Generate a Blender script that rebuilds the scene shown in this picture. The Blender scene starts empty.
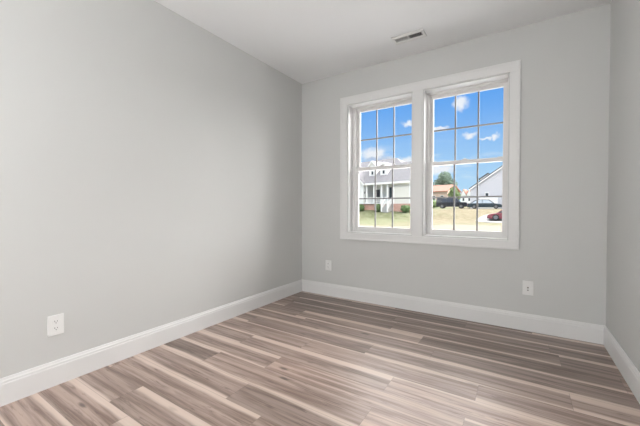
import bpy, bmesh, math, random
from mathutils import Vector, Matrix

C = bpy.context.scene.collection
SC = bpy.context.scene
PI = math.pi
random.seed(7)

# ------------------------------------------------------------------ camera
cam_d = bpy.data.cameras.new('camera')
cam_d.sensor_width = 36.0
cam_d.lens = 312.06 * 36.0 / 640.0
cam_d.clip_end = 800
cam = bpy.data.objects.new('camera', cam_d)
C.objects.link(cam)
cam.location = (0, 0, 1.1103)
cam.rotation_euler = (math.radians(90 - 1.0), 0, math.radians(32.644))
SC.camera = cam

# ------------------------------------------------------------------ exposure
SC.view_settings.view_transform = 'Standard'
SC.view_settings.look = 'None'
SC.view_settings.gamma = 1
SC.view_settings.use_curve_mapping = False
SC.view_settings.exposure = 0.0
SUN_ENERGY = 2.1
SKY_STRENGTH = 1.0
FILL_HIGH_SKY = 3.5
FILL_GLOW = 15.5
SHEEN_FILL_SKY = 9.0
FILL_LAMP_STRENGTH = 84.0


# ------------------------------------------------------------------ node helpers
class NT:
    def __init__(self, tree):
        self.t = tree

    def n(self, typ, **kw):
        nd = self.t.nodes.new(typ)
        for k, v in kw.items():
            if k.startswith('i_'):
                nd.inputs[k[2:].replace('_', ' ')].default_value = v
            else:
                setattr(nd, k, v)
        return nd

    def put(self, sock, v):
        if isinstance(v, bpy.types.NodeSocket):
            self.t.links.new(v, sock)
        else:
            sock.default_value = v

    def m(self, op, a, b=0.0, c=0.0, clamp=False):
        nd = self.t.nodes.new('ShaderNodeMath')
        nd.operation = op
        nd.use_clamp = clamp
        for s, v in zip(nd.inputs, (a, b, c)):
            self.put(s, v)
        return nd.outputs[0]

    def vm(self, op, a, b=(0, 0, 0)):
        nd = self.t.nodes.new('ShaderNodeVectorMath')
        nd.operation = op
        self.put(nd.inputs[0], a)
        self.put(nd.inputs[1], b)
        return nd.outputs['Value'] if op in ('LENGTH', 'DISTANCE', 'DOT_PRODUCT') else nd.outputs[0]

    def mix(self, f, a, b):
        nd = self.t.nodes.new('ShaderNodeMix')
        nd.data_type = 'RGBA'
        self.put(nd.inputs['Factor'], f)
        ins = [s for s in nd.inputs if s.type == 'RGBA']
        for s, v in zip(ins, (a, b)):
            self.put(s, v if isinstance(v, bpy.types.NodeSocket) else (*v[:3], 1))
        return [s for s in nd.outputs if s.type == 'RGBA'][0]

    def ss(self, x, lo, hi):
        nd = self.t.nodes.new('ShaderNodeMapRange')
        nd.interpolation_type = 'SMOOTHSTEP'
        self.put(nd.inputs['Value'], x)
        self.put(nd.inputs['From Min'], lo)
        self.put(nd.inputs['From Max'], hi)
        return nd.outputs[0]

    def noise(self, vec, scale=1.0, detail=3.0, rough=0.5, dist=0.0):
        nd = self.t.nodes.new('ShaderNodeTexNoise')
        self.put(nd.inputs['Vector'], vec)
        nd.inputs['Scale'].default_value = scale
        nd.inputs['Detail'].default_value = detail
        nd.inputs['Roughness'].default_value = rough
        nd.inputs['Distortion'].default_value = dist
        return nd.outputs['Fac']

    def comb(self, x, y, z=0.0):
        nd = self.t.nodes.new('ShaderNodeCombineXYZ')
        for s, v in zip(nd.inputs, (x, y, z)):
            self.put(s, v)
        return nd.outputs[0]

    def sep(self, v):
        nd = self.t.nodes.new('ShaderNodeSeparateXYZ')
        self.put(nd.inputs[0], v)
        return nd.outputs


# ------------------------------------------------------------------ sky
def build_world():
    w = bpy.data.worlds.new('sky')
    SC.world = w
    w.use_nodes = True
    nt = NT(w.node_tree)
    bg = w.node_tree.nodes['Background']
    d = nt.n('ShaderNodeTexCoord').outputs['Generated']
    x, y, z = nt.sep(d)[:3]
    h = nt.ss(z, 0.02, 0.36)
    col = nt.mix(h, (0.48, 0.74, 0.98), (0.115, 0.38, 0.92))
    # thin haze near the horizon
    hz = nt.noise(nt.vm('MULTIPLY', d, (9, 9, 40)), 1.0, 4)
    hzm = nt.m('MULTIPLY', nt.ss(hz, 0.48, 0.75), nt.m('SUBTRACT', 1.0, nt.ss(z, 0.10, 0.22)))
    col = nt.mix(nt.m('MULTIPLY', hzm, 0.75), col, (0.80, 0.90, 1.0))
    # fair weather clouds
    wv = nt.n('ShaderNodeTexNoise')
    nt.put(wv.inputs['Vector'], d)
    wv.inputs['Scale'].default_value = 55
    wv.inputs['Detail'].default_value = 5
    warp = nt.vm('MULTIPLY', nt.vm('SUBTRACT', wv.outputs['Color'], (0.5, 0.5, 0.5)), (0.034, 0.034, 0.026))
    dw = nt.vm('ADD', d, warp)
    puffs = [((-0.385, 0.908, 0.166), 0.048, 0.022), ((-0.350, 0.924, 0.146), 0.040, 0.014),
             ((-0.286, 0.907, 0.316), 0.035, 0.016), ((-0.283, 0.927, 0.250), 0.016, 0.010),
             ((-0.143, 0.947, 0.290), 0.024, 0.023), ((-0.122, 0.973, 0.202), 0.020, 0.010),
             ((-0.058, 0.980, 0.192), 0.013, 0.012), ((-0.082, 0.978, 0.191), 0.020, 0.004),
             ((-0.197, 0.953, 0.229), 0.026, 0.007), ((-0.30, 0.94, 0.135), 0.05, 0.02),
             ((-0.20, 0.975, 0.115), 0.05, 0.016), ((0.10, 0.965, 0.24), 0.05, 0.03),
             ((-0.62, 0.75, 0.22), 0.07, 0.035)]
    tot = None
    for c, rx, rz in puffs:
        q = nt.vm('MULTIPLY', nt.vm('SUBTRACT', dw, c), (1 / rx, 1 / rx, 1 / rz))
        f = nt.m('SUBTRACT', 1.0, nt.ss(nt.vm('LENGTH', q), 0.35, 1.15))
        tot = f if tot is None else nt.m('MAXIMUM', tot, f)
    col = nt.mix(nt.m('MULTIPLY', tot, 0.92), col, (0.93, 0.95, 1.0))
    # grey blue base of the big cloud bank
    q = nt.vm('MULTIPLY', nt.vm('SUBTRACT', dw, (-0.372, 0.917, 0.150)), (1 / 0.055, 1 / 0.055, 1 / 0.010))
    f = nt.m('SUBTRACT', 1.0, nt.ss(nt.vm('LENGTH', q), 0.3, 1.2))
    col = nt.mix(nt.m('MULTIPLY', f, 0.65), col, (0.42, 0.52, 0.72))
    # bright broken cloud added overhead, out of view, for more daylight indoors
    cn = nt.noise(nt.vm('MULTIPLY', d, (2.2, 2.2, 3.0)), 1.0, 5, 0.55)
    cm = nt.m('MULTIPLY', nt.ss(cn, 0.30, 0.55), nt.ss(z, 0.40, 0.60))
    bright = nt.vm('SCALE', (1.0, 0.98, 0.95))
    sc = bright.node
    sc.inputs['Scale'].default_value = FILL_HIGH_SKY
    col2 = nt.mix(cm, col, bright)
    # bright sky patch added out of view to the right, lighting the left wall
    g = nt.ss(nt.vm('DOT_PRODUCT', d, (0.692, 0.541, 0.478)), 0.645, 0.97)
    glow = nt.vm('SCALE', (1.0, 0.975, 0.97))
    glow.node.inputs['Scale'].default_value = FILL_GLOW
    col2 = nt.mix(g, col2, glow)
    # bright cloud patch added above the window view to make the floor sheen
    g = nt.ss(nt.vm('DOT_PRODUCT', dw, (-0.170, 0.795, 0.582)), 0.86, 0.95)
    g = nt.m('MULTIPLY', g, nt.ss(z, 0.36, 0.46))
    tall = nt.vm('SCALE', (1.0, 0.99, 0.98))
    tall.node.inputs['Scale'].default_value = SHEEN_FILL_SKY
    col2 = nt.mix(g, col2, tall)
    # below the horizon: earth
    col3 = nt.mix(nt.ss(z, -0.02, 0.0), (0.25, 0.26, 0.18), col2)
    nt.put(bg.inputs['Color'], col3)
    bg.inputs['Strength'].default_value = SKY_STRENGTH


build_world()

sun_d = bpy.data.lights.new('sun', 'SUN')
sun_d.energy = SUN_ENERGY
sun_d.angle = math.radians(0.6)
sun_d.color = (1.0, 0.96, 0.90)
sun = bpy.data.objects.new('sun', sun_d)
C.objects.link(sun)
sun.rotation_euler = Vector((-0.45, 0.64, -0.62)).to_track_quat('-Z', 'Y').to_euler()


# ------------------------------------------------------------------ materials
def pbr(name, col, rough=0.5, metal=0.0, spec=0.5, var=0.0, vscale=8.0, bump=0.0, bscale=200.0, coat=0.0):
    m = bpy.data.materials.new(name)
    m.use_nodes = True
    nt = NT(m.node_tree)
    b = m.node_tree.nodes['Principled BSDF']
    b.inputs['Roughness'].default_value = rough
    b.inputs['Metallic'].default_value = metal
    b.inputs['Specular IOR Level'].default_value = spec
    b.inputs['Coat Weight'].default_value = coat
    tc = nt.n('ShaderNodeTexCoord').outputs['Object']
    if var:
        f = nt.noise(tc, vscale, 4)
        lo = tuple(c * (1 - var) for c in col)
        hi = tuple(min(1, c * (1 + var)) for c in col)
        nt.put(b.inputs['Base Color'], nt.mix(f, lo, hi))
    else:
        b.inputs['Base Color'].default_value = (*col, 1)
    if bump:
        bp = nt.n('ShaderNodeBump')
        bp.inputs['Strength'].default_value = bump
        bp.inputs['Distance'].default_value = 0.002
        nt.put(bp.inputs['Height'], nt.noise(tc, bscale, 3))
        nt.put(b.inputs['Normal'], bp.outputs[0])
    return m


M = {}
M['wall'] = pbr('wall_paint', (0.640, 0.645, 0.634), 0.65, spec=0.25, var=0.01, vscale=3, bump=0.02, bscale=260)
M['ceiling'] = pbr('ceiling_paint', (0.875, 0.885, 0.890), 0.9, spec=0.2, var=0.01, vscale=3, bump=0.02)
M['trim'] = pbr('white_trim_paint', (0.80, 0.80, 0.795), 0.38, spec=0.45, var=0.01)
M['vinyl'] = pbr('white_vinyl', (0.80, 0.79, 0.78), 0.42, var=0.01)
M['grid'] = pbr('grey_grille', (0.27, 0.265, 0.26), 0.45, var=0.02)
M['plate'] = pbr('white_plastic', (0.84, 0.84, 0.83), 0.3, var=0.01)
M['slot'] = pbr('dark_slot', (0.05, 0.05, 0.05), 0.6, var=0.05)
M['jack'] = pbr('grey_jack', (0.22, 0.21, 0.19), 0.4, metal=0.6, var=0.05)
M['register'] = pbr('white_enamel', (0.80, 0.80, 0.79), 0.4, var=0.01)
M['duct'] = pbr('dark_duct', (0.06, 0.06, 0.06), 0.7, var=0.1)
M['siding_white'] = None


def mat_glass():
    m = bpy.data.materials.new('window_glass')
    m.use_nodes = True
    t = m.node_tree
    t.nodes.remove(t.nodes['Principled BSDF'])
    nt = NT(t)
    out = t.nodes['Material Output']
    tr = nt.n('ShaderNodeBsdfTransparent')
    tr.inputs['Color'].default_value = (0.98, 0.985, 0.98, 1)
    gl = nt.n('ShaderNodeBsdfGlossy')
    gl.inputs['Roughness'].default_value = 0.02
    fr = nt.n('ShaderNodeFresnel')
    fr.inputs['IOR'].default_value = 1.2
    mx = nt.n('ShaderNodeMixShader')
    t.links.new(fr.outputs[0], mx.inputs[0])
    t.links.new(tr.outputs[0], mx.inputs[1])
    t.links.new(gl.outputs[0], mx.inputs[2])
    t.links.new(mx.outputs[0], out.inputs[0])
    return m


M['glass'] = mat_glass()


def mat_floor():
    m = bpy.data.materials.new('plank_floor')
    m.use_nodes = True
    nt = NT(m.node_tree)
    b = m.node_tree.nodes['Principled BSDF']

    def at(name):
        return nt.n('ShaderNodeAttribute', attribute_name=name).outputs['Fac']
    uv = nt.n('ShaderNodeUVMap', uv_map='plank').outputs[0]
    u, v = nt.sep(uv)[:2]
    tone, lo, hi, seed = at('tone'), at('pale_lo'), at('pale_hi'), at('seed')
    W = 0.19
    us = nt.m('ADD', u, nt.m('MULTIPLY', seed, 37.0))
    vs = nt.m('ADD', v, nt.m('MULTIPLY', seed, 11.0))
    # wandering of the sapwood edge
    wob = nt.noise(nt.comb(nt.m('MULTIPLY', us, 2.1), nt.m('MULTIPLY', vs, 3.0)), 1.0, 2)
    wob = nt.m('MULTIPLY', nt.m('SUBTRACT', wob, 0.5), 0.040)
    fine = nt.noise(nt.comb(nt.m('MULTIPLY', us, 3.0), nt.m('MULTIPLY', vs, 130.0)), 1.0, 3, 0.6)
    broad = nt.noise(nt.comb(nt.m('MULTIPLY', us, 1.2), nt.m('MULTIPLY', vs, 26.0)), 1.0, 4, 0.6, 0.6)
    swirl = nt.noise(nt.comb(nt.m('MULTIPLY', us, 3.4), nt.m('MULTIPLY', vs, 34.0)), 1.0, 4, 0.65, 1.4)
    base = nt.mix(nt.ss(broad, 0.36, 0.64), (0.165, 0.106, 0.083), (0.405, 0.302, 0.257))
    base = nt.mix(nt.m('MULTIPLY', nt.ss(fine, 0.35, 0.75), 0.40), base, (0.47, 0.365, 0.315))
    dk = nt.m('MULTIPLY', nt.ss(swirl, 0.56, 0.72), 0.65)
    base = nt.mix(dk, base, (0.085, 0.050, 0.038))
    # tone of each plank
    sc = nt.n('ShaderNodeHueSaturation')
    nt.put(sc.inputs['Color'], base)
    nt.put(sc.inputs['Value'], nt.m('ADD', 0.60, nt.m('MULTIPLY', tone, 0.80)))
    base = sc.outputs[0]
    palef = nt.noise(nt.comb(nt.m('MULTIPLY', us, 2.0), nt.m('MULTIPLY', vs, 60.0)), 1.0, 3)
    pale = nt.mix(palef, (0.56, 0.445, 0.385), (0.70, 0.575, 0.505))
    a = nt.m('SUBTRACT', nt.m('ADD', v, wob), lo)
    ma = nt.m('SUBTRACT', 1.0, nt.ss(a, -0.010, 0.011))
    ma = nt.m('MULTIPLY', ma, nt.m('GREATER_THAN', lo, 0.001))
    c = nt.m('SUBTRACT', nt.m('ADD', nt.m('SUBTRACT', W, v), wob), hi)
    mc = nt.m('SUBTRACT', 1.0, nt.ss(c, -0.010, 0.011))
    mc = nt.m('MULTIPLY', mc, nt.m('GREATER_THAN', hi, 0.001))
    pm = nt.m('MAXIMUM', ma, mc)
    col = nt.mix(pm, base, pale)
    # knots
    vo = nt.n('ShaderNodeTexVoronoi')
    vo.inputs['Scale'].default_value = 1.0
    nt.put(vo.inputs['Vector'], nt.comb(nt.m('MULTIPLY', us, 2.2), nt.m('MULTIPLY', vs, 7.0)))
    r = nt.m('ADD', vo.outputs['Distance'], nt.m('MULTIPLY', nt.m('SUBTRACT', swirl, 0.5), 0.14))
    kn = nt.m('SUBTRACT', 1.0, nt.ss(r, 0.04, 0.13))
    pick = nt.m('GREATER_THAN', nt.sep(vo.outputs['Color'])[0], 0.45)
    kn = nt.m('MULTIPLY', nt.m('MULTIPLY', kn, pick), 0.8)
    kn = nt.m('MULTIPLY', kn, nt.m('SUBTRACT', 1.0, nt.m('MULTIPLY', pm, 0.7)))
    col = nt.mix(kn, col, (0.055, 0.036, 0.030))
    # joints
    ul = at('plank_len')
    e = nt.m('MINIMUM', nt.m('MINIMUM', v, nt.m('SUBTRACT', W, v)), nt.m('MINIMUM', u, nt.m('SUBTRACT', ul, u)))
    jm = nt.m('SUBTRACT', 1.0, nt.ss(e, 0.0006, 0.0022))
    col = nt.mix(nt.m('MULTIPLY', jm, 0.45), col, (0.10, 0.075, 0.062))
    nt.put(b.inputs['Base Color'], col)
    nt.put(b.inputs['Roughness'], nt.m('ADD', 0.42, nt.m('MULTIPLY', fine, 0.12)))
    b.inputs['Specular IOR Level'].default_value = 0.6
    b.inputs['Coat Weight'].default_value = 0.35
    b.inputs['Coat Roughness'].default_value = 0.34
    bp = nt.n('ShaderNodeBump')
    bp.inputs['Strength'].default_value = 0.12
    bp.inputs['Distance'].default_value = 0.001
    nt.put(bp.inputs['Height'], nt.m('SUBTRACT', fine, jm))
    nt.put(b.inputs['Normal'], bp.outputs[0])
    return m


M['floor'] = mat_floor()


def mat_siding(name, col, pitch=0.16, axis=2, dark=0.75, rough=0.6):
    """lap siding: a shallow saw-tooth bump and a fine darker line under every lap"""
    m = bpy.data.materials.new(name)
    m.use_nodes = True
    nt = NT(m.node_tree)
    b = m.node_tree.nodes['Principled BSDF']
    tc = nt.n('ShaderNodeTexCoord').outputs['Object']
    z = nt.sep(tc)[axis]
    f = nt.m('FRACT', nt.m('DIVIDE', z, pitch))
    n = nt.noise(tc, 3.0, 3)
    c = nt.mix(n, tuple(x * 0.97 for x in col), col)
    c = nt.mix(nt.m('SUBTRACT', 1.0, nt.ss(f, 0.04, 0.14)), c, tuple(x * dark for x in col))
    nt.put(b.inputs['Base Color'], c)
    b.inputs['Roughness'].default_value = rough
    bp = nt.n('ShaderNodeBump')
    bp.inputs['Strength'].default_value = 0.5
    bp.inputs['Distance'].default_value = 0.02
    nt.put(bp.inputs['Height'], f)
    nt.put(b.inputs['Normal'], bp.outputs[0])
    return m


def mat_brick(name, c1, c2, mortar):
    m = bpy.data.materials.new(name)
    m.use_nodes = True
    nt = NT(m.node_tree)
    b = m.node_tree.nodes['Principled BSDF']
    tc = nt.n('ShaderNodeTexCoord').outputs['Object']
    x, y, z = nt.sep(tc)[:3]
    br = nt.n('ShaderNodeTexBrick')
    nt.put(br.inputs['Vector'], nt.comb(nt.m('ADD', x, y), z))
    br.inputs['Color1'].default_value = (*c1, 1)
    br.inputs['Color2'].default_value = (*c2, 1)
    br.inputs['Mortar'].default_value = (*mortar, 1)
    br.inputs['Scale'].default_value = 1.0
    br.inputs['Brick Width'].default_value = 0.22
    br.inputs['Row Height'].default_value = 0.075
    br.inputs['Mortar Size'].default_value = 0.01
    nt.put(b.inputs['Base Color'], br.outputs['Color'])
    b.inputs['Roughness'].default_value = 0.85
    return m


def mat_ground():
    m = bpy.data.materials.new('lawn_ground')
    m.use_nodes = True
    nt = NT(m.node_tree)
    b = m.node_tree.nodes['Principled BSDF']
    tc = nt.n('ShaderNodeTexCoord').outputs['Object']
    x, y = nt.sep(tc)[:2]
    n1 = nt.noise(tc, 0.22, 4)
    n2 = nt.noise(tc, 1.6, 5, 0.65)
    n3 = nt.noise(nt.vm('MULTIPLY', tc, (0.25, 0.9, 1)), 1.0, 4)
    dry = nt.m('ADD', nt.ss(x, -14.0, -7.0), nt.m('MULTIPLY', nt.m('SUBTRACT', n1, 0.5), 1.6), clamp=True)
    green = nt.mix(nt.ss(n2, 0.35, 0.65), (0.105, 0.120, 0.058), (0.190, 0.195, 0.125))
    straw = nt.mix(nt.ss(n2, 0.3, 0.7), (0.150, 0.130, 0.082), (0.225, 0.195, 0.135))
    col = nt.mix(dry, green, straw)
    # bare sandy soil near the house and a green fringe behind it
    yy = nt.m('ADD', y, nt.m('MULTIPLY', nt.m('SUBTRACT', n3, 0.5), 5.0))
    edge = nt.m('ADD', 27.8, nt.m('MULTIPLY', nt.ss(x, -12.0, -3.0), 4.6))
    fr = nt.m('SUBTRACT', yy, edge)
    fringe = nt.m('MULTIPLY', nt.m('SUBTRACT', 1.0, nt.ss(fr, 1.5, 3.2)), 0.65)
    col = nt.mix(fringe, col, green)
    bare = nt.m('SUBTRACT', 1.0, nt.ss(fr, -0.5, 0.9))
    soil = nt.mix(n2, (0.205, 0.172, 0.140), (0.240, 0.205, 0.172))
    col = nt.mix(bare, col, soil)
    nt.put(b.inputs['Base Color'], col)
    b.inputs['Roughness'].default_value = 0.95
    b.inputs['Specular IOR Level'].default_value = 0.1
    return m


M['ground'] = mat_ground()
M['siding_white'] = mat_siding('white_lap_siding', (0.80, 0.80, 0.79))
M['siding_cream'] = mat_siding('cream_lap_siding', (0.72, 0.70, 0.65))
M['siding_grey'] = mat_siding('pale_grey_lap_siding', (0.55, 0.555, 0.60), 0.2)
M['ext_trim'] = pbr('white_exterior_trim', (0.82, 0.82, 0.81), 0.5, var=0.02)
M['shingle'] = pbr('grey_shingles', (0.215, 0.21, 0.222), 0.9, var=0.28, vscale=5, bump=0.4, bscale=12)
M['shingle_dark'] = pbr('dark_grey_shingles', (0.100, 0.100, 0.107), 0.9, var=0.30, vscale=5)
M['shingle_red'] = pbr('salmon_roof_tiles', (0.341, 0.165, 0.121), 0.85, var=0.2, vscale=4)
M['brick'] = mat_brick('red_brick', (0.42, 0.17, 0.12), (0.52, 0.25, 0.18), (0.55, 0.50, 0.45))
M['brick_tan'] = mat_brick('mottled_brick', (0.46, 0.27, 0.20), (0.56, 0.38, 0.28), (0.6, 0.55, 0.5))
M['dark_pane'] = pbr('dark_window_pane', (0.05, 0.06, 0.07), 0.12, var=0.1)
M['door_dark'] = pbr('dark_door_paint', (0.06, 0.06, 0.07), 0.5, var=0.1)
M['concrete'] = pbr('pale_concrete', (0.370, 0.365, 0.355), 0.85, var=0.05, vscale=2)
M['patio'] = pbr('white_concrete', (0.64, 0.64, 0.64), 0.85, var=0.04, vscale=2)
M['leaf'] = pbr('green_leaves', (0.081, 0.140, 0.043), 0.7, var=0.45, vscale=3)
M['leaf_blue'] = pbr('blue_green_leaves', (0.112, 0.168, 0.119), 0.7, var=0.4, vscale=1.2)
M['leaf_light'] = pbr('light_green_leaves', (0.143, 0.202, 0.078), 0.7, var=0.4, vscale=2)
M['bark'] = pbr('bark', (0.12, 0.09, 0.07), 0.9, var=0.3)
M['car_navy'] = pbr('dark_navy_car_paint', (0.014, 0.017, 0.025), 0.35, var=0.05, coat=0.1, spec=0.3)
M['car_teal'] = pbr('dark_teal_car_paint', (0.022, 0.036, 0.046), 0.35, var=0.05, coat=0.2, spec=0.4)
M['car_red'] = pbr('dark_red_car_paint', (0.17, 0.018, 0.035), 0.3, var=0.05, coat=0.6)
M['car_glass'] = pbr('reflective_car_glass', (0.25, 0.30, 0.36), 0.06, metal=0.55, var=0.05)
M['car_glass_dark'] = pbr('dark_car_glass', (0.03, 0.035, 0.045), 0.06, metal=0.0, spec=0.8, var=0.05)
M['tyre'] = pbr('black_rubber', (0.02, 0.02, 0.02), 0.85, var=0.1)
M['alloy'] = pbr('grey_wheel', (0.20, 0.20, 0.21), 0.45, metal=0.7, var=0.05)
M['lamp_lens'] = pbr('clear_lamp_lens', (0.75, 0.75, 0.72), 0.15, var=0.05)
M['lamp_red'] = pbr('red_lamp_lens', (0.35, 0.01, 0.01), 0.2, var=0.05)
M['metal'] = pbr('brushed_nickel', (0.55, 0.53, 0.50), 0.35, metal=1.0, var=0.03)


def mat_fill_lamp(name, strength):
    m = bpy.data.materials.new(name)
    m.use_nodes = True
    nt = NT(m.node_tree)
    b = m.node_tree.nodes['Principled BSDF']
    tc = nt.n('ShaderNodeTexCoord').outputs['Object']
    nt.put(b.inputs['Base Color'], nt.mix(nt.noise(tc, 6.0), (0.88, 0.87, 0.85), (0.9, 0.9, 0.88)))
    b.inputs['Emission Color'].default_value = (0.99, 0.985, 0.985, 1)
    b.inputs['Emission Strength'].default_value = strength
    return m


M['lamp'] = mat_fill_lamp('opal_glass_lit', FILL_LAMP_STRENGTH * 0.98)
M['lamp_dim'] = mat_fill_lamp('opal_glass_dim', FILL_LAMP_STRENGTH * 0.90)


# ------------------------------------------------------------------ mesh helpers
def box(bm, x0, x1, y0, y1, z0, z1):
    vs = [bm.verts.new((x, y, z)) for z in (z0, z1) for y in (y0, y1) for x in (x0, x1)]
    for f in ((0, 2, 3, 1), (4, 5, 7, 6), (0, 1, 5, 4), (2, 6, 7, 3), (0, 4, 6, 2), (1, 3, 7, 5)):
        bm.faces.new([vs[i] for i in f])
    return vs


def prism(bm, poly, a0, a1, axis='y'):
    """poly: list of (p, q); axis y: (x,z) swept along y; x: (y,z) swept along x; z: (x,y) swept along z"""
    def P(p, q, a):
        return {'y': (p, a, q), 'x': (a, p, q), 'z': (p, q, a)}[axis]
    A = [bm.verts.new(P(p, q, a0)) for p, q in poly]
    B = [bm.verts.new(P(p, q, a1)) for p, q in poly]
    n = len(poly)
    bm.faces.new(A)
    bm.faces.new(B[::-1])
    for i in range(n):
        j = (i + 1) % n
        bm.faces.new((A[i], B[i], B[j], A[j]))


def cyl(bm, c, r, h, axis='z', seg=20, r2=None):
    r2 = r if r2 is None else r2
    mt = {'z': Matrix(), 'y': Matrix.Rotation(-PI / 2, 4, 'X'), 'x': Matrix.Rotation(PI / 2, 4, 'Y')}[axis]
    mt = Matrix.Translation(c) @ mt @ Matrix.Translation((0, 0, h / 2))
    bmesh.ops.create_cone(bm, cap_ends=True, segments=seg, radius1=r, radius2=r2, depth=h, matrix=mt)


def lathe(bm, prof, seg=32, c=(0, 0, 0)):
    rings = []
    for r, z in prof:
        if r < 1e-5:
            rings.append([bm.verts.new((c[0], c[1], c[2] + z))])
        else:
            rings.append([bm.verts.new((c[0] + r * math.cos(2 * PI * i / seg), c[1] + r * math.sin(2 * PI * i / seg), c[2] + z)) for i in range(seg)])
    for a, b in zip(rings, rings[1:]):
        for i in range(seg):
            j = (i + 1) % seg
            if len(a) == 1 and len(b) == 1:
                continue
            if len(a) == 1:
                bm.faces.new((a[0], b[i], b[j]))
            elif len(b) == 1:
                bm.faces.new((a[i], b[0], a[j]))
            else:
                bm.faces.new((a[i], b[i], b[j], a[j]))


def obj(name, bm, mat, parent=None, bevel=0.0, smooth=False, seg=2):
    bmesh.ops.recalc_face_normals(bm, faces=bm.faces[:])
    me = bpy.data.meshes.new(name)
    bm.to_mesh(me)
    bm.free()
    me.materials.append(mat)
    if smooth:
        for p in me.polygons:
            p.use_smooth = True
    o = bpy.data.objects.new(name, me)
    C.objects.link(o)
    if parent is not None:
        o.parent = parent
    if bevel:
        md = o.modifiers.new('bevel', 'BEVEL')
        md.width = bevel
        md.segments = seg
        md.limit_method = 'ANGLE'
        md.angle_limit = math.radians(35)
    return o


def part(name, mat, parent, fn, bevel=0.0, smooth=False):
    bm = bmesh.new()
    fn(bm)
    return obj(name, bm, mat, parent, bevel, smooth)


def tag(o, label, cat, group=None):
    o['label'] = label
    o['category'] = cat
    if group:
        o['group'] = group
    return o


def thing(name, label, cat, loc=(0, 0, 0), rz=0.0, group=None):
    o = bpy.data.objects.new(name, None)
    o.empty_display_size = 0.1
    C.objects.link(o)
    o.location = loc
    o.rotation_euler = (0, 0, rz)
    return tag(o, label, cat, group)


def struct(o):
    o['kind'] = 'structure'
    return o


# ------------------------------------------------------------------ the room
XL, XR, YB, YF, H = -2.441, 0.594, 3.364, -1.10, 2.74
T = 0.19
Z0, Z1 = 0.812, 2.340                       # window openings
OPEN = [(-1.752, -0.980), (-0.862, -0.0945)]

# floor: every plank is a face of its own with its own tone (shade by the window wall painted in) and sapwood edges
ROW0, ROWW, PLEN = 1.215, 0.19, 1.245
JOINT = {-4: -1.30, -3: -1.75, -2: -1.965, -1: -1.15, 0: -1.43, 1: -0.68, 2: -0.235, 3: -0.686, 4: -0.207,
         5: 0.258, 6: -0.55, 7: -0.69, 8: 0.255, 9: -1.04, 10: -0.42, 11: 0.1}
# (row, x inside the plank): width of the pale low edge, width of the pale high edge, tone
PALE = {}


def pale(row, x, lo, hi, tone=None):
    PALE[(row, x)] = (lo, hi, tone)


pale(-4, -2.0, 0.020, 0.030, 0.55)
pale(-3, -2.2, 0.000, 0.040, 0.55)
pale(-3, -1.2, 0.000, 0.065, 0.55)
pale(-2, -2.2, 0.014, 0.000, 0.45)
pale(-2, -1.5, 0.000, 0.050, 0.40)
pale(-1, -2.0, 0.000, 0.000, 0.55)
pale(-1, -1.6, 0.000, 0.030, 0.55)
pale(-1, -0.8, 0.040, 0.000, 0.55)
pale(0, -2.0, 0.022, 0.015, 0.50)
pale(0, -1.0, 0.000, 0.015, 0.30)
pale(1, -1.5, 0.022, 0.000, 0.65)
pale(1, -0.3, 0.000, 0.000, 0.95)
pale(2, -2.0, 0.020, 0.055, 0.50)
pale(2, -0.9, 0.000, 0.000, 0.85)
pale(2, 0.3, 0.012, 0.030, 0.65)
pale(3, -2.2, 0.018, 0.018, 0.45)
pale(3, -1.2, 0.000, 0.065, 0.50)
pale(3, -0.2, 0.000, 0.025, 0.90)
pale(4, -2.0, 0.000, 0.018, 0.50)
pale(4, -1.0, 0.000, 0.018, 0.65)
pale(4, 0.2, 0.040, 0.000, 0.55)
pale(5, -2.2, 0.000, 0.026, 0.30)
pale(5, -0.5, 0.016, 0.026, 0.45)
pale(5, 0.4, 0.040, 0.060, 0.50)
pale(6, -2.2, 0.022, 0.040, 0.35)
pale(6, -1.2, 0.022, 0.000, 0.35)
pale(6, 0.2, 0.024, 0.000, 0.25)
pale(7, -2.1, 0.000, 0.000, 0.30)
pale(7, -1.2, 0.032, 0.070, 0.45)
pale(7, 0.1, 0.030, 0.000, 0.10)
pale(8, -2.1, 0.000, 0.000, 0.15)
pale(8, -1.5, 0.000, 0.018, 0.20)
pale(8, -0.3, 0.032, 0.000, 0.25)
pale(8, 0.4, 0.000, 0.030, 0.15)
pale(9, -1.6, 0.000, 0.040, 0.10)
pale(9, -0.5, 0.020, 0.032, 0.20)
pale(9, 0.4, 0.020, 0.032, 0.10)
pale(10, -2.0, 0.000, 0.000, 0.05)
pale(10, -1.0, 0.000, 0.012, 0.05)
pale(10, 0.2, 0.000, 0.015, 0.10)


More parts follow.
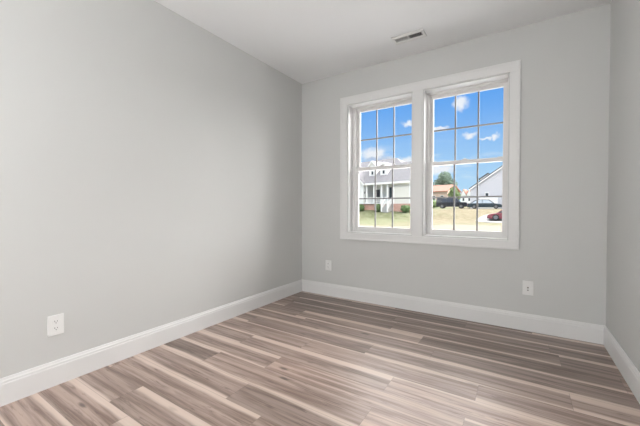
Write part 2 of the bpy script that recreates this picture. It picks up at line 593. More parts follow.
def build_floor():
    rnd = random.Random(3)
    bm = bmesh.new()
    uvl = bm.loops.layers.uv.new('plank')
    lay = {k: bm.faces.layers.float.new(k) for k in ('tone', 'pale_lo', 'pale_hi', 'seed', 'plank_len')}
    k0 = math.floor((YF - ROW0) / ROWW)
    k1 = math.ceil((YB - ROW0) / ROWW)
    for k in range(k0, k1):
        ya, yb = ROW0 + k * ROWW, ROW0 + (k + 1) * ROWW
        cy0, cy1 = max(ya, YF), min(yb, YB)
        j = JOINT.get(k, rnd.uniform(-1.6, -0.4))
        s = j - math.ceil((j - XL) / PLEN) * PLEN
        while s < XR:
            e = s + PLEN
            cx0, cx1 = max(s, XL), min(e, XR)
            if cx1 - cx0 > 1e-4:
                lo, hi = rnd.choice((0, 0, 0.02, 0.03)), rnd.choice((0, 0.02, 0.03, 0.05))
                tone = rnd.uniform(0.1, 0.6)
                for (r, x), (a, b, t) in PALE.items():
                    if r == k and s <= x < e:
                        lo, hi = a * 0.85, b * 0.85
                        tone = t if t is not None else tone
                vs = [bm.verts.new(c) for c in ((cx0, cy0, 0), (cx1, cy0, 0), (cx1, cy1, 0), (cx0, cy1, 0))]
                f = bm.faces.new(vs)
                for lp, (x, y) in zip(f.loops, ((cx0, cy0), (cx1, cy0), (cx1, cy1), (cx0, cy1))):
                    lp[uvl].uv = (x - s, y - ya)
                f[lay['tone']], f[lay['pale_lo']], f[lay['pale_hi']] = tone, lo, hi
                f[lay['seed']] = rnd.random() * 3
                f[lay['plank_len']] = PLEN
            s = e
    bmesh.ops.remove_doubles(bm, verts=bm.verts[:], dist=1e-5)
    me = bpy.data.meshes.new('floor')
    bm.to_mesh(me)
    bm.free()
    me.materials.append(M['floor'])
    o = bpy.data.objects.new('floor', me)
    C.objects.link(o)
    struct(o)


build_floor()
struct(part('trim_1', M['concrete'], None, lambda bm: box(bm, XL - T, XR + T, YF - T, YB + T, -0.62, -0.004))).name = 'foundation'
struct(part('ceiling', M['ceiling'], None, lambda bm: box(bm, XL - T - 0.3, XR + T + 0.3, YF - T - 0.3, YB + T + 0.3, H, H + 0.3)))
struct(part('wall_left', M['wall'], None, lambda bm: box(bm, XL - T, XL, YF - T, YB, 0, H)))
struct(part('wall_right', M['wall'], None, lambda bm: box(bm, XR, XR + T, YF - T, YB, 0, H)))
struct(part('wall_front', M['wall'], None, lambda bm: box(bm, XL, XR, YF - T, YF, 0, H)))


def wall_back(bm):
    xs = [XL - T, OPEN[0][0], OPEN[0][1], OPEN[1][0], OPEN[1][1], XR + T]
    zs = [0, Z0, Z1, H]
    hole = {(1, 1), (3, 1)}
    cache = {}

    def V(i, k, y):
        if (i, k, y) not in cache:
            cache[(i, k, y)] = bm.verts.new((xs[i], y, zs[k]))
        return cache[(i, k, y)]
    for i in range(5):
        for k in range(3):
            if (i, k) in hole:
                continue
            for y in (YB, YB + T):
                bm.faces.new((V(i, k, y), V(i + 1, k, y), V(i + 1, k + 1, y), V(i, k + 1, y)))
    for i in range(5):
        for k in range(3):
            if (i, k) in hole:
                continue
            for di, dk, e in ((-1, 0, ((i, k), (i, k + 1))), (1, 0, ((i + 1, k), (i + 1, k + 1))),
                              (0, -1, ((i, k), (i + 1, k))), (0, 1, ((i, k + 1), (i + 1, k + 1)))):
                ni, nk = i + di, k + dk
                if (ni, nk) in hole or not (0 <= ni < 5 and 0 <= nk < 3):
                    a, b = e
                    bm.faces.new((V(*a, YB), V(*b, YB), V(*b, YB + T), V(*a, YB + T)))


struct(part('wall_back', M['wall'], None, wall_back))

# baseboards with a stepped cap
BP = [(0, 0), (0.0145, 0), (0.0145, 0.118), (0.0120, 0.124), (0.0120, 0.134), (0.0085, 0.141), (0.0060, 0.153), (0, 0.153)]
struct(part('baseboard_back', M['trim'], None, lambda bm: prism(bm, [(YB - d, z) for d, z in BP], XL, XR, 'x')))
struct(part('baseboard_left', M['trim'], None, lambda bm: prism(bm, [(XL + d, z) for d, z in BP], YF, YB - 0.0145, 'y')))
struct(part('baseboard_right', M['trim'], None, lambda bm: prism(bm, [(XR - d, z) for d, z in BP], YF, YB - 0.0145, 'y')))
struct(part('baseboard_front', M['trim'], None, lambda bm: prism(bm, [(YF + d, z) for d, z in BP], XL + 0.0145, XR - 0.0145, 'x')))


# window casing: one picture frame round both windows, with a wide mullion board
def casing(bm):
    x0, x1, z0, z1 = -1.850, -0.0055, 0.727, 2.436
    ya, yb = YB - 0.018, YB
    r = 0.006                                  # reveal on the jamb
    a0, a1 = OPEN[0][0] - r, OPEN[0][1] + r
    b0, b1 = OPEN[1][0] - r, OPEN[1][1] + r
    box(bm, x0, x1, ya, yb, z1 - (z1 - Z1) + r, z1)
    box(bm, x0, x1, ya, yb, z0, Z0 - r)
    box(bm, x0, a0, ya, yb, Z0 - r, Z1 + r)
    box(bm, a1, b0, ya, yb, Z0 - r, Z1 + r)
    box(bm, b1, x1, ya, yb, Z0 - r, Z1 + r)
    # raised back band along the outside
    yo = ya - 0.006
    box(bm, x0, x1, yo, ya, z1 - 0.018, z1)
    box(bm, x0, x1, yo, ya, z0, z0 + 0.018)
    box(bm, x0, x0 + 0.018, yo, ya, z0 + 0.018, z1 - 0.018)
    box(bm, x1 - 0.018, x1, yo, ya, z0 + 0.018, z1 - 0.018)


struct(part('trim_1', M['trim'], None, casing, bevel=0.0025))


def ring(bm, x0, x1, z0, z1, y0, y1, wl, wr, wb, wt):
    box(bm, x0, x0 + wl, y0, y1, z0, z1)
    box(bm, x1 - wr, x1, y0, y1, z0, z1)
    box(bm, x0 + wl, x1 - wr, y0, y1, z0, z0 + wb)
    box(bm, x0 + wl, x1 - wr, y0, y1, z1 - wt, z1)


def window(n, x0, x1, dl, dr):
    w = bpy.data.objects.new('window_%d' % n, None)
    C.objects.link(w)
    struct(w)
    w.location = ((x0 + x1) / 2, YB, Z0)
    ox, oy, oz = w.location
    X0, X1, ZA, ZB = x0 - ox, x1 - ox, 0.0, Z1 - Z0
    zm = 1.580 - oz
    # jamb boards lining the opening
    part('jamb', M['trim'], w, lambda bm: ring(bm, X0, X1, ZA, ZB, -0.002, 0.112, 0.006, 0.006, 0.006, 0.006))
    # vinyl frame
    fl, fr = dl - 0.036, dr - 0.036
    part('window_frame', M['vinyl'], w, lambda bm: (ring(bm, X0, X1, ZA, ZB, 0.100, 0.188, fl, fr, 0.018, 0.024),
                                                   ring(bm, X0 + fl, X1 - fr, ZA + 0.018, ZB - 0.024, 0.138, 0.146, 0.006, 0.006, 0.006, 0.006)), bevel=0.0015)
    gx0, gx1 = X0 + dl, X1 - dr

    def sash(name, z0, z1, y0, y1, wb, wt, gz0, gz1):
        s = part(name, M['vinyl'], w, lambda bm: ring(bm, X0 + fl, X1 - fr, z0, z1, y0, y1, 0.036, 0.036, wb, wt), bevel=0.003)
        ym = y1 - 0.005
        part('pane', M['glass'], s, lambda bm: box(bm, gx0 - 0.005, gx1 + 0.005, ym - 0.002, ym + 0.002, gz0 - 0.005, gz1 + 0.005))

        def bars(bm):
            for t in (1 / 3, 2 / 3):
                xc = gx0 + (gx1 - gx0) * t
                box(bm, xc - 0.0075, xc + 0.0075, ym - 0.008, ym + 0.008, gz0, gz1)
            zc = (gz0 + gz1) / 2
            box(bm, gx0, gx1, ym - 0.0075, ym + 0.0075, zc - 0.0075, zc + 0.0075)
        part('muntin_grid', M['grid'], s, bars, bevel=0.002)
        return s
    up = sash('upper_sash', zm - 0.020, ZB - 0.024, 0.148, 0.178, 0.038, 0.036, zm + 0.018, ZB - 0.060)
    lo = sash('lower_sash', ZA + 0.018, zm + 0.016, 0.106, 0.136, 0.046, 0.036, ZA + 0.064, zm - 0.020)
    part('sash_lock', M['vinyl'], lo, lambda bm: (box(bm, -0.03, 0.03, 0.110, 0.132, zm + 0.016, zm + 0.024), cyl(bm, (0, 0.121, zm + 0.024), 0.012, 0.008)), bevel=0.002)
    for sx in (gx0 + 0.02, gx1 - 0.02):
        part('tilt_latch', M['vinyl'], lo, lambda bm: box(bm, sx - 0.022, sx + 0.022, 0.108, 0.130, zm + 0.016, zm + 0.022), bevel=0.002)


window(1, *OPEN[0], 0.086, 0.050)
window(2, *OPEN[1], 0.067, 0.050)


# ------------------------------------------------------------------ outlets
def duplex(label, loc, rz):
    """origin on the wall, plate facing local -y"""
    t = thing('wall_outlet', label, 'outlet', loc, rz)
    part('cover_plate', M['plate'], t, lambda bm: box(bm, -0.041, 0.041, -0.0085, 0, -0.0625, 0.0625), bevel=0.002)
    for s in (-1, 1):
        zc = 0.021 * s

        def face(bm, zc=zc):
            pts = []
            for i in range(24):
                a = 2 * PI * i / 24
                pts.append((0.0172 * math.cos(a), zc + max(-0.0135, min(0.0135, 0.0172 * math.sin(a)))))
            prism(bm, pts, -0.0102, -0.0080, 'y')
        f = part('receptacle', M['plate'], t, face)
        for k, (x, hh) in enumerate(((-0.0065, 0.0085), (0.0065, 0.0070))):
            part('slot', M['slot'], f, lambda bm: box(bm, x - 0.0013, x + 0.0013, -0.0107, -0.0100, zc + 0.0035 - hh / 2, zc + 0.0035 + hh / 2))
        part('ground_hole', M['slot'], f, lambda bm: cyl(bm, (0, -0.0107, zc - 0.0075), 0.0025, 0.0007, 'y', 12))
    part('screw', M['plate'], t, lambda bm: cyl(bm, (0, -0.0100, 0), 0.003, 0.002, 'y', 12))
    return t


duplex('white duplex outlet low on the long blank left wall', (XL, 0.741, 0.377), PI / 2)
duplex('white duplex outlet on the window wall beside the left corner, below the windows', (-2.027, YB, 0.382), 0)
t = thing('cable_wall_plate', 'white wall plate with small dark jacks on the window wall, nearest the right corner', 'wall plate', (0.067, YB, 0.387))
part('cover_plate', M['plate'], t, lambda bm: box(bm, -0.041, 0.041, -0.007, 0, -0.0635, 0.0635), bevel=0.003)
part('jack_insert', M['plate'], t, lambda bm: box(bm, -0.0165, 0.0165, -0.0085, -0.006, -0.0335, 0.0335), bevel=0.001)
part('coaxial_jack', M['jack'], t, lambda bm: (cyl(bm, (0, -0.016, 0.004), 0.0048, 0.008, 'y', 12), cyl(bm, (0, -0.011, 0.004), 0.0072, 0.003, 'y', 6)))
part('data_jack', M['grid'], t, lambda bm: box(bm, -0.006, 0.006, -0.0092, -0.008, -0.024, -0.014))

# ------------------------------------------------------------------ ceiling vent
t = thing('ceiling_vent', 'white rectangular air register set in the ceiling in front of the windows', 'vent', (-0.908, 2.985, H))
vx, vy, hx, hy = 0.150, 0.074, 0.125, 0.037


def vent_frame(bm):
    zt_, zb = 0.0, -0.012
    for a, b, c, d in ((-vx, vx, -vy, -hy), (-vx, vx, hy, vy), (-vx, -hx, -hy, hy), (hx, vx, -hy, hy), (-0.005, 0.005, -hy, hy)):
        box(bm, a, b, c, d, zb, zt_)


part('frame', M['register'], t, vent_frame, bevel=0.003)
part('duct_opening', M['duct'], t, lambda bm: box(bm, -hx - 0.003, hx + 0.003, -hy - 0.003, hy + 0.003, -0.0009, -0.0003))  # thin dark sheet painted as the shaded hole; the ceiling is solid behind


def louvers(bm, x0, x1, d):
    n = 8
    for i in range(n):
        xc = x0 + (x1 - x0) * (i + 0.5) / n
        prism(bm, [(xc - d, -0.0115), (xc - d + 0.0011, -0.0115), (xc + d + 0.0011, -0.0012), (xc + d, -0.0012)], -hy, hy, 'y')


part('louver_bank', M['register'], t, lambda bm: louvers(bm, -hx, -0.005, 0.0024))
part('louver_bank', M['register'], t, lambda bm: louvers(bm, 0.005, hx, -0.0016))

# ------------------------------------------------------------------ added fill lights behind the camera, shaped as sconces
for x, lit, lab in ((-2.10, 'lamp', 'opal glass sconce on the rear wall, by the long blank wall'), (0.10, 'lamp_dim', 'opal glass sconce on the rear wall, by the right wall')):
    t = thing('wall_sconce', lab, 'wall light', (x, YF, 1.60))
    part('back_plate', M['metal'], t, lambda bm: box(bm, -0.06, 0.06, 0, 0.02, -0.09, 0.09), bevel=0.005)
    part('arm', M['metal'], t, lambda bm: cyl(bm, (0, 0.02, 0), 0.012, 0.10, 'y', 12))
    part('glass_shade', M[lit], t, lambda bm: lathe(bm, [(0.0, -0.16), (0.075, -0.15), (0.09, -0.12), (0.09, 0.12), (0.075, 0.15), (0.0, 0.16)], 24, (0, 0.20, 0)), smooth=True)


# ------------------------------------------------------------------ outdoors: ground
def zt(y):
    pts = [(-60, -0.55), (28, -0.58), (34, -0.50), (39, -0.38), (42.3, 0.35), (45, 0.80), (60, 0.93), (85, 1.3), (150, 1.9), (400, 2.5)]
    for (a, za), (b, zb) in zip(pts, pts[1:]):
        if a <= y <= b:
            k = (y - a) / (b - a)
            k = k * k * (3 - 2 * k) if 38 < a < 46 else k
            return za + (zb - za) * k
    return pts[-1][1]


def ground(bm):
    ys = [-60, -30, 0, 10, 20] + [24 + i for i in range(0, 50)] + [80, 100, 150, 250, 400]
    xs = [-300, -150, -80, -50] + list(range(-40, 31, 2)) + [50, 80, 150, 300]
    rnd = random.Random(1)
    g = [[bm.verts.new((x, y, zt(y) + (rnd.uniform(-0.03, 0.03) if 24 < y < 74 else 0))) for x in xs] for y in ys]
    for a, b in zip(g, g[1:]):
        for i in range(len(xs) - 1):
            bm.faces.new((a[i], a[i + 1], b[i + 1], b[i]))


struct(part('lawn', M['ground'], None, ground, smooth=True))


def drive(bm):
    rows = [(36.2, -2.6, 24), (37.0, -3.6, 24), (38, -4.0, 24), (39, -4.2, 24), (40.0, -4.1, 24), (41, -3.6, 24), (41.6, -3.0, 24)]
    top = []
    for y, x0, x1 in rows:
        top.append([bm.verts.new((x, y, z)) for x, z in ((x0, zt(y) + 0.06), (x1, zt(y) + 0.06), (x1, zt(y) - 0.2), (x0, zt(y) - 0.2))])
    for a, b in zip(top, top[1:]):
        for i in range(4):
            j = (i + 1) % 4
            bm.faces.new((a[i], a[j], b[j], b[i]))
    bm.faces.new(top[0])
    bm.faces.new(top[-1][::-1])


struct(part('driveway', M['concrete'], None, drive))
struct(part('patio', M['patio'], None, lambda bm: box(bm, -9.0, 7.0, YB + T + 0.02, 15.0, -0.75, -0.50)))  # pale slab added below the window view to bounce daylight up indoors


# ------------------------------------------------------------------ outdoors: houses
def pane_window(parent, x, z, w, h, y, face=-1, shutters=False):
    """window on a wall whose outer face is at y, looking to local -y"""
    f = part('window', M['ext_trim'], parent, lambda bm: ring(bm, x - w / 2 - 0.08, x + w / 2 + 0.08, z - h / 2 - 0.08, z + h / 2 + 0.08, y - 0.06, y + 0.02, 0.08, 0.08, 0.08, 0.08))
    part('pane', M['dark_pane'], f, lambda bm: box(bm, x - w / 2, x + w / 2, y - 0.02, y + 0.01, z - h / 2, z + h / 2))
    if shutters:
        for s in (-1, 1):
            part('shutter', M['door_dark'], parent, lambda bm: box(bm, x + s * (w / 2 + 0.24) - 0.15, x + s * (w / 2 + 0.24) + 0.15, y - 0.05, y + 0.01, z - h / 2, z + h / 2))
    return f


def gable_roof_x(bm, x0, x1, y0, y1, ze, zr, th=0.18, over=0.35):
    """ridge along x"""
    ym = (y0 + y1) / 2
    s = (zr - ze) / (ym - y0)
    a, b = y0 - over, y1 + over
    za = ze - over * s
    prism(bm, [(a, za), (ym, zr), (b, za), (b, za + th), (ym, zr + th), (a, za + th)], x0 - over, x1 + over, 'x')


def gable_roof_y(bm, x0, x1, y0, y1, ze, zr, th=0.18, over=0.3):
    """ridge along y"""
    xm = (x0 + x1) / 2
    s = (zr - ze) / (xm - x0)
    a, b = x0 - over, x1 + over
    za = ze - over * s
    prism(bm, [(a, za), (xm, zr), (b, za), (b, za + th), (xm, zr + th), (a, za + th)], y0 - over, y1 + over, 'y')


# white house with the porch; local z = 0 is the lawn in front of it
HB = 0.80
hs = thing('white_porch_house', 'white house with grey roof, two small dormers and a columned porch above a brick base', 'house', (-16.75, 43.9, HB), math.radians(-12))
FL = 0.98                                     # porch floor
EV = 4.15                                     # eave
part('brick_base', M['brick'], hs, lambda bm: box(bm, -9.0, 4.15, 0.05, 6.2, -0.5, FL - 0.12))
part('porch_floor', M['ext_trim'], hs, lambda bm: box(bm, -3.6, 1.35, -0.12, 2.0, FL - 0.12, FL))
part('wall', M['siding_white'], hs, lambda bm: box(bm, -3.6, 1.3, 2.0, 6.1, FL - 0.12, EV))
part('wing_wall', M['siding_cream'], hs, lambda bm: box(bm, 1.3, 4.1, 0.1, 6.1, FL - 0.12, EV))
for x in (1.34, 3.98):
    part('corner_board', M['ext_trim'], hs, lambda bm: box(bm, x - 0.13, x + 0.13, 0.04, 0.14, FL - 0.12, EV))
part('roof', M['shingle'], hs, lambda bm: gable_roof_x(bm, -8.0, 4.0, 0.0, 6.2, EV, 7.0, 0.18, 0.25))
def rear_roof(bm):
    x0, x1, y0, y1, ym = -8.6, 2.6, 2.3, 8.3, 5.3
    b0 = [bm.verts.new(c) for c in ((x0, y0, 5.6), (x1, y0, 5.6), (x1, y1, 5.6), (x0, y1, 5.6))]
    a, b = bm.verts.new((x0, ym, 8.35)), bm.verts.new((-1.2, ym, 8.35))
    for f in ((b0[0], b0[1], b, a), (b0[1], b0[2], b), (b0[2], b0[3], a, b), (b0[3], b0[0], a), (b0[3], b0[2], b0[1], b0[0])):
        bm.faces.new(f)


part('rear_roof', M['shingle'], hs, rear_roof)
part('rear_wall', M['siding_white'], hs, lambda bm: box(bm, -8.4, 2.4, 2.5, 8.1, FL - 0.5, 5.62))
part('end_gable', M['siding_white'], hs, lambda bm: prism(bm, [(0.2, EV), (6.0, EV), (3.1, 6.9)], -7.9, 4.1, 'x'))
part('fascia', M['ext_trim'], hs, lambda bm: box(bm, -3.6, 4.25, -0.34, -0.26, EV - 0.42, EV - 0.12))
part('porch_beam', M['ext_trim'], hs, lambda bm: box(bm, -3.6, 1.3, -0.05, 0.12, EV - 0.42, EV - 0.05))
# front gable at the far side
part('gable_wing', M['siding_white'], hs, lambda bm: prism(bm, [(-9.0, FL - 0.12), (-3.75, FL - 0.12), (-3.75, EV + 0.05), (-6.375, 6.75), (-9.0, EV + 0.05)], -0.3, 5.0, 'y'))
part('wing_roof', M['shingle'], hs, lambda bm: gable_roof_y(bm, -9.0, -3.75, -0.3, 5.0, EV + 0.05, 6.75))


def rake(bm, sg):
    xm, ze, zr = -6.375, EV + 0.05, 6.75
    s = (zr - ze) / (xm + 9.0)
    a = xm + sg * 2.95
    za = zr - 2.95 * s
    prism(bm, [(a, za - 0.2), (xm, zr - 0.2), (xm, zr + 0.02), (a, za + 0.02)], -0.68, -0.60, 'y')


for sg in (-1, 1):
    part('rake_board', M['ext_trim'], hs, lambda bm: rake(bm, sg))
pane_window(hs, -4.95, 2.75, 0.7, 1.5, -0.3)
# porch columns, rail, door, window
for x in (-3.3, -1.96, -0.60, 0.42):
    c = part('porch_column', M['ext_trim'], hs, lambda bm: box(bm, x - 0.11, x + 0.11, -0.08, 0.14, FL, EV - 0.42), bevel=0.02)
    part('capital', M['ext_trim'], c, lambda bm: box(bm, x - 0.16, x + 0.16, -0.13, 0.19, EV - 0.55, EV - 0.42))
    part('plinth', M['ext_trim'], c, lambda bm: box(bm, x - 0.16, x + 0.16, -0.13, 0.19, FL, FL + 0.16))


def railing(bm, a, b):
    box(bm, a, b, 0.0, 0.06, FL + 0.80, FL + 0.87)
    box(bm, a, b, 0.0, 0.06, FL + 0.10, FL + 0.16)
    n = int((b - a) / 0.13)
    for i in range(1, n):
        x = a + (b - a) * i / n
        box(bm, x - 0.02, x + 0.02, 0.01, 0.05, FL + 0.16, FL + 0.80)


for a, b in ((-3.3, -1.96), (-1.96, -0.60), (-0.60, 0.25)):
    part('railing', M['ext_trim'], hs, lambda bm: railing(bm, a, b))
d = part('front_door', M['door_dark'], hs, lambda bm: box(bm, -2.95, -2.15, 1.93, 2.02, FL, FL + 2.15))
part('door_frame', M['ext_trim'], d, lambda bm: ring(bm, -3.07, -2.03, FL, FL + 2.27, 1.90, 2.0, 0.12, 0.12, 0.01, 0.12))
pane_window(hs, -0.15, 2.62, 0.72, 1.6, 2.0)
part('porch_lantern', M['door_dark'], hs, lambda bm: box(bm, -3.62, -3.52, -0.2, -0.1, FL + 1.5, FL + 1.8))
# entry steps with white side rails
st = part('entry_steps', M['concrete'], hs, lambda bm: [box(bm, 0.30, 1.20, -0.12 - 0.28 * (i + 1), -0.12 - 0.28 * i, -0.4, FL - 0.19 * (i + 1)) for i in range(4)])


def step_rail(bm, x):
    prism(bm, [(-0.12, FL + 0.85), (-0.12, FL + 0.75), (-1.3, 0.75), (-1.3, 0.85)], x - 0.05, x + 0.05, 'x')
    box(bm, x - 0.07, x + 0.07, -1.38, -1.24, -0.3, 0.95)
    for i in range(1, 7):
        y = -0.12 - i * 0.16
        zz = FL + 0.75 + (y + 0.12) * (FL / 1.18)
        box(bm, x - 0.025, x + 0.025, y - 0.025, y + 0.025, max(-0.2, zz - 0.75), zz + 0.02)


for x in (0.25, 1.25):
    part('step_rail', M['ext_trim'], hs, lambda bm: step_rail(bm, x))


# dormers standing on the front slope
def dormer(x, zb, apex, yb, w):
    dw = part('dormer', M['siding_white'], hs, lambda bm: prism(bm, [(x - w / 2, zb), (x + w / 2, zb), (x + w / 2, apex - w * 0.55), (x, apex), (x - w / 2, apex - w * 0.55)], yb, yb + 2.6, 'y'))
    part('dormer_roof', M['shingle'], dw, lambda bm: gable_roof_y(bm, x - w / 2, x + w / 2, yb, yb + 2.5, apex - w * 0.55, apex, 0.10, 0.16))
    for s in (-1, 1):
        part('dormer_trim', M['ext_trim'], dw, lambda bm: prism(bm, [(x + s * (w / 2 + 0.16), apex - w * 0.55 - 0.36), (x, apex - 0.2), (x, apex + 0.06), (x + s * (w / 2 + 0.16), apex - w * 0.55 - 0.10)], yb - 0.20, yb - 0.12, 'y'))
    part('dormer_window', M['dark_pane'], dw, lambda bm: box(bm, x - 0.16, x + 0.16, yb - 0.03, yb + 0.02, zb + 0.35, zb + 0.85))


dormer(-2.95, 5.1, 7.55, 1.0, 1.25)
dormer(-0.90, 5.1, 7.15, 1.0, 1.25)

# pale grey gabled house beyond the parked cars
GB = 0.90
gh = thing('grey_gable_house', 'pale grey sided house with a steep gable end behind the dark parked sedan', 'house', (-4.62, 58.8, GB), math.radians(-4))
ge, gr, gx0, gx1 = 3.45, 8.05, -2.55, 10.3
gxm = (gx0 + gx1) / 2
part('wall', M['siding_grey'], gh, lambda bm: prism(bm, [(gx0, -0.4), (gx1, -0.4), (gx1, ge), (gxm, gr), (gx0, ge)], 0, 13.0, 'y'))
part('roof', M['shingle_dark'], gh, lambda bm: gable_roof_y(bm, gx0, gx1, 0, 13.0, ge, gr, 0.2, 0.22))


def grake(bm, sg):
    s = (gr - ge) / (gxm - gx0)
    L = gxm - gx0 + 0.22
    prism(bm, [(gxm + sg * L, gr - L * s - 0.22), (gxm, gr - 0.22), (gxm, gr + 0.0), (gxm + sg * L, gr - L * s + 0.0)], -0.30, -0.225, 'y')


for sg in (-1, 1):
    part('rake_board', M['ext_trim'], gh, lambda bm: grake(bm, sg))
pane_window(gh, -0.02, 2.35, 0.45, 0.55, 0.0)
for x in (0.2, 3.6):
    g = part('garage_door', M['ext_trim'], gh, lambda bm: box(bm, x - 1.35, x + 1.35, -0.06, 0.02, 0.0, 1.85))
    for i in (1, 2, 3):
        part('door_groove', M['siding_grey'], g, lambda bm: box(bm, x - 1.3, x + 1.3, -0.07, -0.05, 0.45 * i - 0.015, 0.45 * i + 0.015))
dr = part('dormer', M['siding_white'], gh, lambda bm: prism(bm, [(-1.45, 3.6), (1.0, 3.6), (1.0, 5.2), (-0.22, 6.05), (-1.45, 5.2)], 2.2, 5.0, 'y'))
part('dormer_roof', M['shingle_dark'], dr, lambda bm: gable_roof_y(bm, -1.45, 1.0, 2.2, 5.0, 5.2, 6.05, 0.16, 0.2))

# brick house with the salmon roof
bh = thing('brick_house', 'low brick house with a salmon red tiled roof in front of the tall blue-green tree', 'house', (-18.9, 84.5, 1.3), math.radians(-14))
part('wall', M['brick_tan'], bh, lambda bm: box(bm, -6, 3.6, 0, 7, -0.5, 4.0))
part('roof', M['shingle_red'], bh, lambda bm: gable_roof_x(bm, -6, 3.6, 0, 7, 4.0, 5.6, 0.2, 0.4))
part('gable_end', M['brick_tan'], bh, lambda bm: prism(bm, [(0.1, 4.0), (6.9, 4.0), (3.5, 5.5)], -5.9, 3.5, 'x'))
for x in (-4.4, -2.2, 0.0, 2.2):
    pane_window(bh, x, 2.2, 0.8, 1.3, 0.0)

# far white house with two red gables
fh = thing('far_white_house', 'distant white house with twin red gables to the left of the grey gable house', 'house', (-24.6, 186.0, 2.1), math.radians(-8))
part('wall', M['siding_white'], fh, lambda bm: box(bm, -3.0, 3.0, 0, 8, -0.5, 5.6))
for x in (-1.5, 1.5):
    g = part('gable', M['siding_white'], fh, lambda bm: prism(bm, [(x - 1.4, 5.6), (x + 1.4, 5.6), (x, 8.6)], -0.3, 6, 'y'))
    part('gable_roof', M['shingle_red'], g, lambda bm: gable_roof_y(bm, x - 1.5, x + 1.5, -0.3, 6, 5.6, 8.7, 0.45, 0.1))
    pane_window(fh, x, 3.4, 0.9, 1.6, 0.0)
part('roof', M['shingle_red'], fh, lambda bm: gable_roof_x(bm, -3.0, 3.0, 0.5, 8, 5.6, 8.2, 0.2, 0.2))


# ------------------------------------------------------------------ outdoors: plants
def leaf_cloud(bm, blobs, n, size, rnd):
    """many small leaf faces through a set of ellipsoids, plus a solid lumpy core"""
    vol = [b[3] * b[4] * b[5] for b in blobs]
    for (cx, cy, cz, rx, ry, rz) in blobs:
        g = bmesh.ops.create_icosphere(bm, subdivisions=2, radius=1.0)
        for v in g['verts']:
            k = 0.74 * (1 + rnd.uniform(-0.16, 0.16))
            v.co = Vector((cx + v.co.x * rx * k, cy + v.co.y * ry * k, cz + v.co.z * rz * k))
    for _ in range(n):
        cx, cy, cz, rx, ry, rz = rnd.choices(blobs, vol)[0]
        d = Vector((rnd.gauss(0, 1), rnd.gauss(0, 1), rnd.gauss(0, 1))).normalized()
        r = rnd.uniform(0.70, 1.06)
        p = Vector((cx + d.x * rx * r, cy + d.y * ry * r, cz + d.z * rz * r))
        a = Vector((rnd.gauss(0, 1), rnd.gauss(0, 1), rnd.gauss(0, 1))).normalized()
        b = a.orthogonal().normalized()
        s = size * rnd.uniform(0.6, 1.3)
        bm.faces.new([bm.verts.new(p + a * s), bm.verts.new(p + b * s * 0.55), bm.verts.new(p - a * s), bm.verts.new(p - b * s * 0.55)])


def shrub(label, loc, r, h, mat, seed, boxy=False):
    rnd = random.Random(seed)
    t = thing('shrub', label, 'bush', loc)
    bl = [(0, 0, h * 0.5, r, r, h * 0.5)]
    for i in range(6):
        a = i * PI / 3
        bl.append((0.5 * r * math.cos(a), 0.5 * r * math.sin(a), h * (0.62 if boxy else 0.38), r * 0.55, r * 0.55, h * 0.38))
    part('foliage', mat, t, lambda bm: leaf_cloud(bm, bl, 500, 0.10, rnd))
    part('stem', M['bark'], t, lambda bm: cyl(bm, (0, 0, -0.1), 0.04, h * 0.5))


def house_pt(u, y):
    a = math.radians(-12)
    X, Y = -16.75 + u * math.cos(a) - y * math.sin(a), 43.9 + u * math.sin(a) + y * math.cos(a)
    return (X, Y, zt(Y) - 0.03)


shrub('wide green bush at the far left end of the white porch', house_pt(-3.85, -1.0), 0.72, 1.15, M['leaf'], 11)
shrub('rounded green bush between the brick base and the white porch steps', house_pt(-0.72, -0.8), 0.50, 1.25, M['leaf'], 12)
shrub('boxy green bush under the cream side wing of the porch house', house_pt(3.75, -0.7), 0.66, 1.15, M['leaf'], 13, True)
shrub('light green bush just left of the tall black off-road car', (-14.0, 62.4, zt(62.4) - 0.03), 1.05, 1.75, M['leaf_light'], 14)


def tree(label, loc, blobs, trunk_h, tr, mat, n, size, seed):
    rnd = random.Random(seed)
    t = thing('tree', label, 'tree', loc)
    part('crown', mat, t, lambda bm: leaf_cloud(bm, blobs, n, size, rnd))

    def trunk(bm):
        cyl(bm, (0, 0, -0.3), tr, trunk_h + 0.3, 'z', 10, tr * 0.6)
        for b in blobs[:4]:
            a, c = Vector((0, 0, trunk_h * 0.8)), Vector(b[:3])
            dv = c - a
            m4 = Matrix.Translation((a + c) / 2) @ dv.to_track_quat('Z', 'Y').to_matrix().to_4x4()
            bmesh.ops.create_cone(bm, cap_ends=True, segments=7, radius1=tr * 0.45, radius2=tr * 0.15, depth=dv.length, matrix=m4)
    part('trunk', M['bark'], t, trunk)


tree('tall blue-green tree rising behind the salmon roofed brick house', (-19.4, 100.5, zt(100)),
     [(0.0, 0, 8.3, 2.0, 2.0, 2.2), (-1.6, 0, 6.6, 2.0, 1.8, 1.7), (1.5, 0, 6.4, 2.1, 1.8, 1.9), (0.2, 0.5, 5.0, 2.9, 2.2, 1.8), (2.2, 0, 4.2, 1.5, 1.4, 2.0)],
     4.0, 0.30, M['leaf_blue'], 2600, 0.30, 21)
tree('smaller light green tree standing between the brick house and the twin gabled house', (-11.7, 71.5, zt(71.5)),
     [(-0.3, 0, 3.6, 0.8, 0.8, 0.9), (-0.5, 0, 2.7, 0.9, 0.9, 0.9), (0.4, 0, 2.5, 0.8, 0.8, 0.9), (0, 0, 1.9, 1.0, 0.9, 0.8)],
     2.0, 0.12, M['leaf_light'], 1300, 0.17, 22)


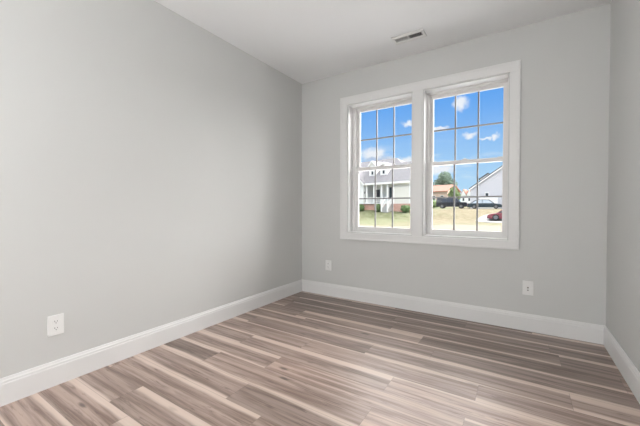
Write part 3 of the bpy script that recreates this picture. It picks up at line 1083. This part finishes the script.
# ------------------------------------------------------------------ outdoors: cars
def car(name, label, cat, loc, rz, paint, L, W, H_, kind):
    """faces local +x, wheels on z = 0"""
    t = thing(name, label, cat, loc, rz)
    wr = 0.34 if kind != 'offroad' else 0.39
    gc = 0.20 if kind != 'offroad' else 0.30
    belt = H_ * 0.60
    xa, xb = -L / 2, L / 2
    if kind == 'sedan':
        prof = [(xa, gc + 0.12), (xa + 0.02, belt - 0.08), (xa + 0.12, belt), (xb - 1.35, belt), (xb - 0.45, belt - 0.12), (xb - 0.05, belt - 0.28), (xb, gc + 0.15), (xb - 0.15, gc), (xa + 0.15, gc)]
        cab = [(xa + 0.45, belt - 0.02), (xa + 1.25, H_), (0.55, H_), (xb - 1.20, belt - 0.02)]
    elif kind == 'offroad':
        prof = [(xa, gc + 0.12), (xa + 0.03, belt), (xb - 1.35, belt), (xb - 0.15, belt - 0.06), (xb - 0.02, belt - 0.20), (xb, gc + 0.15), (xb - 0.15, gc), (xa + 0.15, gc)]
        cab = [(xa + 0.06, belt - 0.02), (xa + 0.22, H_), (0.75, H_), (1.35, belt - 0.02)]
    else:
        prof = [(xa, gc + 0.12), (xa + 0.03, belt), (xb - 1.1, belt), (xb - 0.35, belt - 0.12), (xb - 0.03, belt - 0.28), (xb, gc + 0.15), (xb - 0.15, gc), (xa + 0.15, gc)]
        cab = [(xa + 0.08, belt - 0.02), (xa + 0.40, H_), (0.45, H_), (xb - 1.0, belt - 0.02)]
    ww = W / 2
    body = part('body', paint, t, lambda bm: prism(bm, prof, -ww, ww, 'y'), bevel=0.07)

    def cabin(bm, inset, top, drop):
        k = ww - 0.05
        q = ww - 0.22
        lo = [cab[0], cab[3]]
        A = [bm.verts.new((x, s * k, z)) for x, z in lo for s in (-1, 1)]
        B = [bm.verts.new((x, s * q, z - drop)) for x, z in cab[1:3] for s in (-1, 1)]
        for f in ((A[0], A[1], A[3], A[2]), (B[0], B[2], B[3], B[1]), (A[0], A[2], B[2], B[0]), (A[1], B[1], B[3], A[3]), (A[0], B[0], B[1], A[1]), (A[2], A[3], B[3], B[2])):
            bm.faces.new(f)
    part('windows', M['car_glass'] if kind == 'sedan' else M['car_glass_dark'], t, lambda bm: cabin(bm, 0, 0, 0.05))
    part('roof', paint, t, lambda bm: box(bm, cab[1][0] - 0.05, cab[2][0] + 0.05, -ww + 0.20, ww - 0.20, H_ - 0.08, H_), bevel=0.03)

    xm = (cab[1][0] + cab[2][0]) / 2
    for s in (-1, 1):
        for (x0, z0), (x1, z1) in ((cab[0], cab[1]), (cab[3], cab[2]), ((xm, belt), (xm, H_))):
            a, b = Vector((x0, s * (ww - 0.055), z0)), Vector((x1, s * (ww - 0.21), z1 - 0.03))
            dv = b - a
            m4 = Matrix.Translation((a + b) / 2) @ dv.to_track_quat('Z', 'Y').to_matrix().to_4x4()
            part('pillar', paint, t, lambda bm: bmesh.ops.create_cube(bm, size=1.0, matrix=m4 @ Matrix.Diagonal((0.07, 0.07, dv.length, 1))))
    for x in (xa + 0.20 * L, xb - 0.19 * L):
        for s in (-1, 1):
            w = part('wheel', M['tyre'], t, lambda bm: cyl(bm, (x, s * (ww - 0.11) - 0.12, wr), wr, 0.24, 'y', 24), bevel=0.03)
            part('rim', M['alloy'], w, lambda bm: cyl(bm, (x, s * (ww + 0.012) - 0.01, wr), wr * 0.62, 0.02, 'y', 20))
    for s in (-1, 1):
        part('headlight', M['lamp_lens'], t, lambda bm: box(bm, xb - 0.16, xb + 0.01, s * (ww - 0.25) - 0.18, s * (ww - 0.25) + 0.18, belt - 0.36, belt - 0.22), bevel=0.02)
        part('tail_light', M['lamp_red'], t, lambda bm: box(bm, xa - 0.01, xa + 0.10, s * (ww - 0.17) - 0.12, s * (ww - 0.17) + 0.12, belt - 0.32, belt - 0.10), bevel=0.02)
    for x0, x1 in ((xb - 0.1, xb + 0.03), (xa - 0.03, xa + 0.1)):
        part('bumper', M['tyre'], t, lambda bm: box(bm, x0, x1, -ww + 0.05, ww - 0.05, gc + 0.02, gc + 0.14), bevel=0.02)
    return t


car('off_road_car', 'tall black boxy off-road car parked next to the light green bush', 'car', (-10.3, 60.0, zt(60) + 0.02), math.radians(3), M['car_navy'], 5.1, 1.95, 1.92, 'offroad')
car('sedan_car', 'long dark teal sedan parked in front of the grey gable house', 'car', (-4.7, 56.2, zt(56.2) + 0.02), math.radians(2), M['car_teal'], 4.95, 1.82, 1.45, 'sedan')
car('red_car', 'dark red car on the pale concrete driveway, cut off by the window edge', 'car', (-0.75, 39.2, zt(39.2) + 0.08), math.radians(178), M['car_red'], 4.5, 1.78, 1.42, 'hatch')
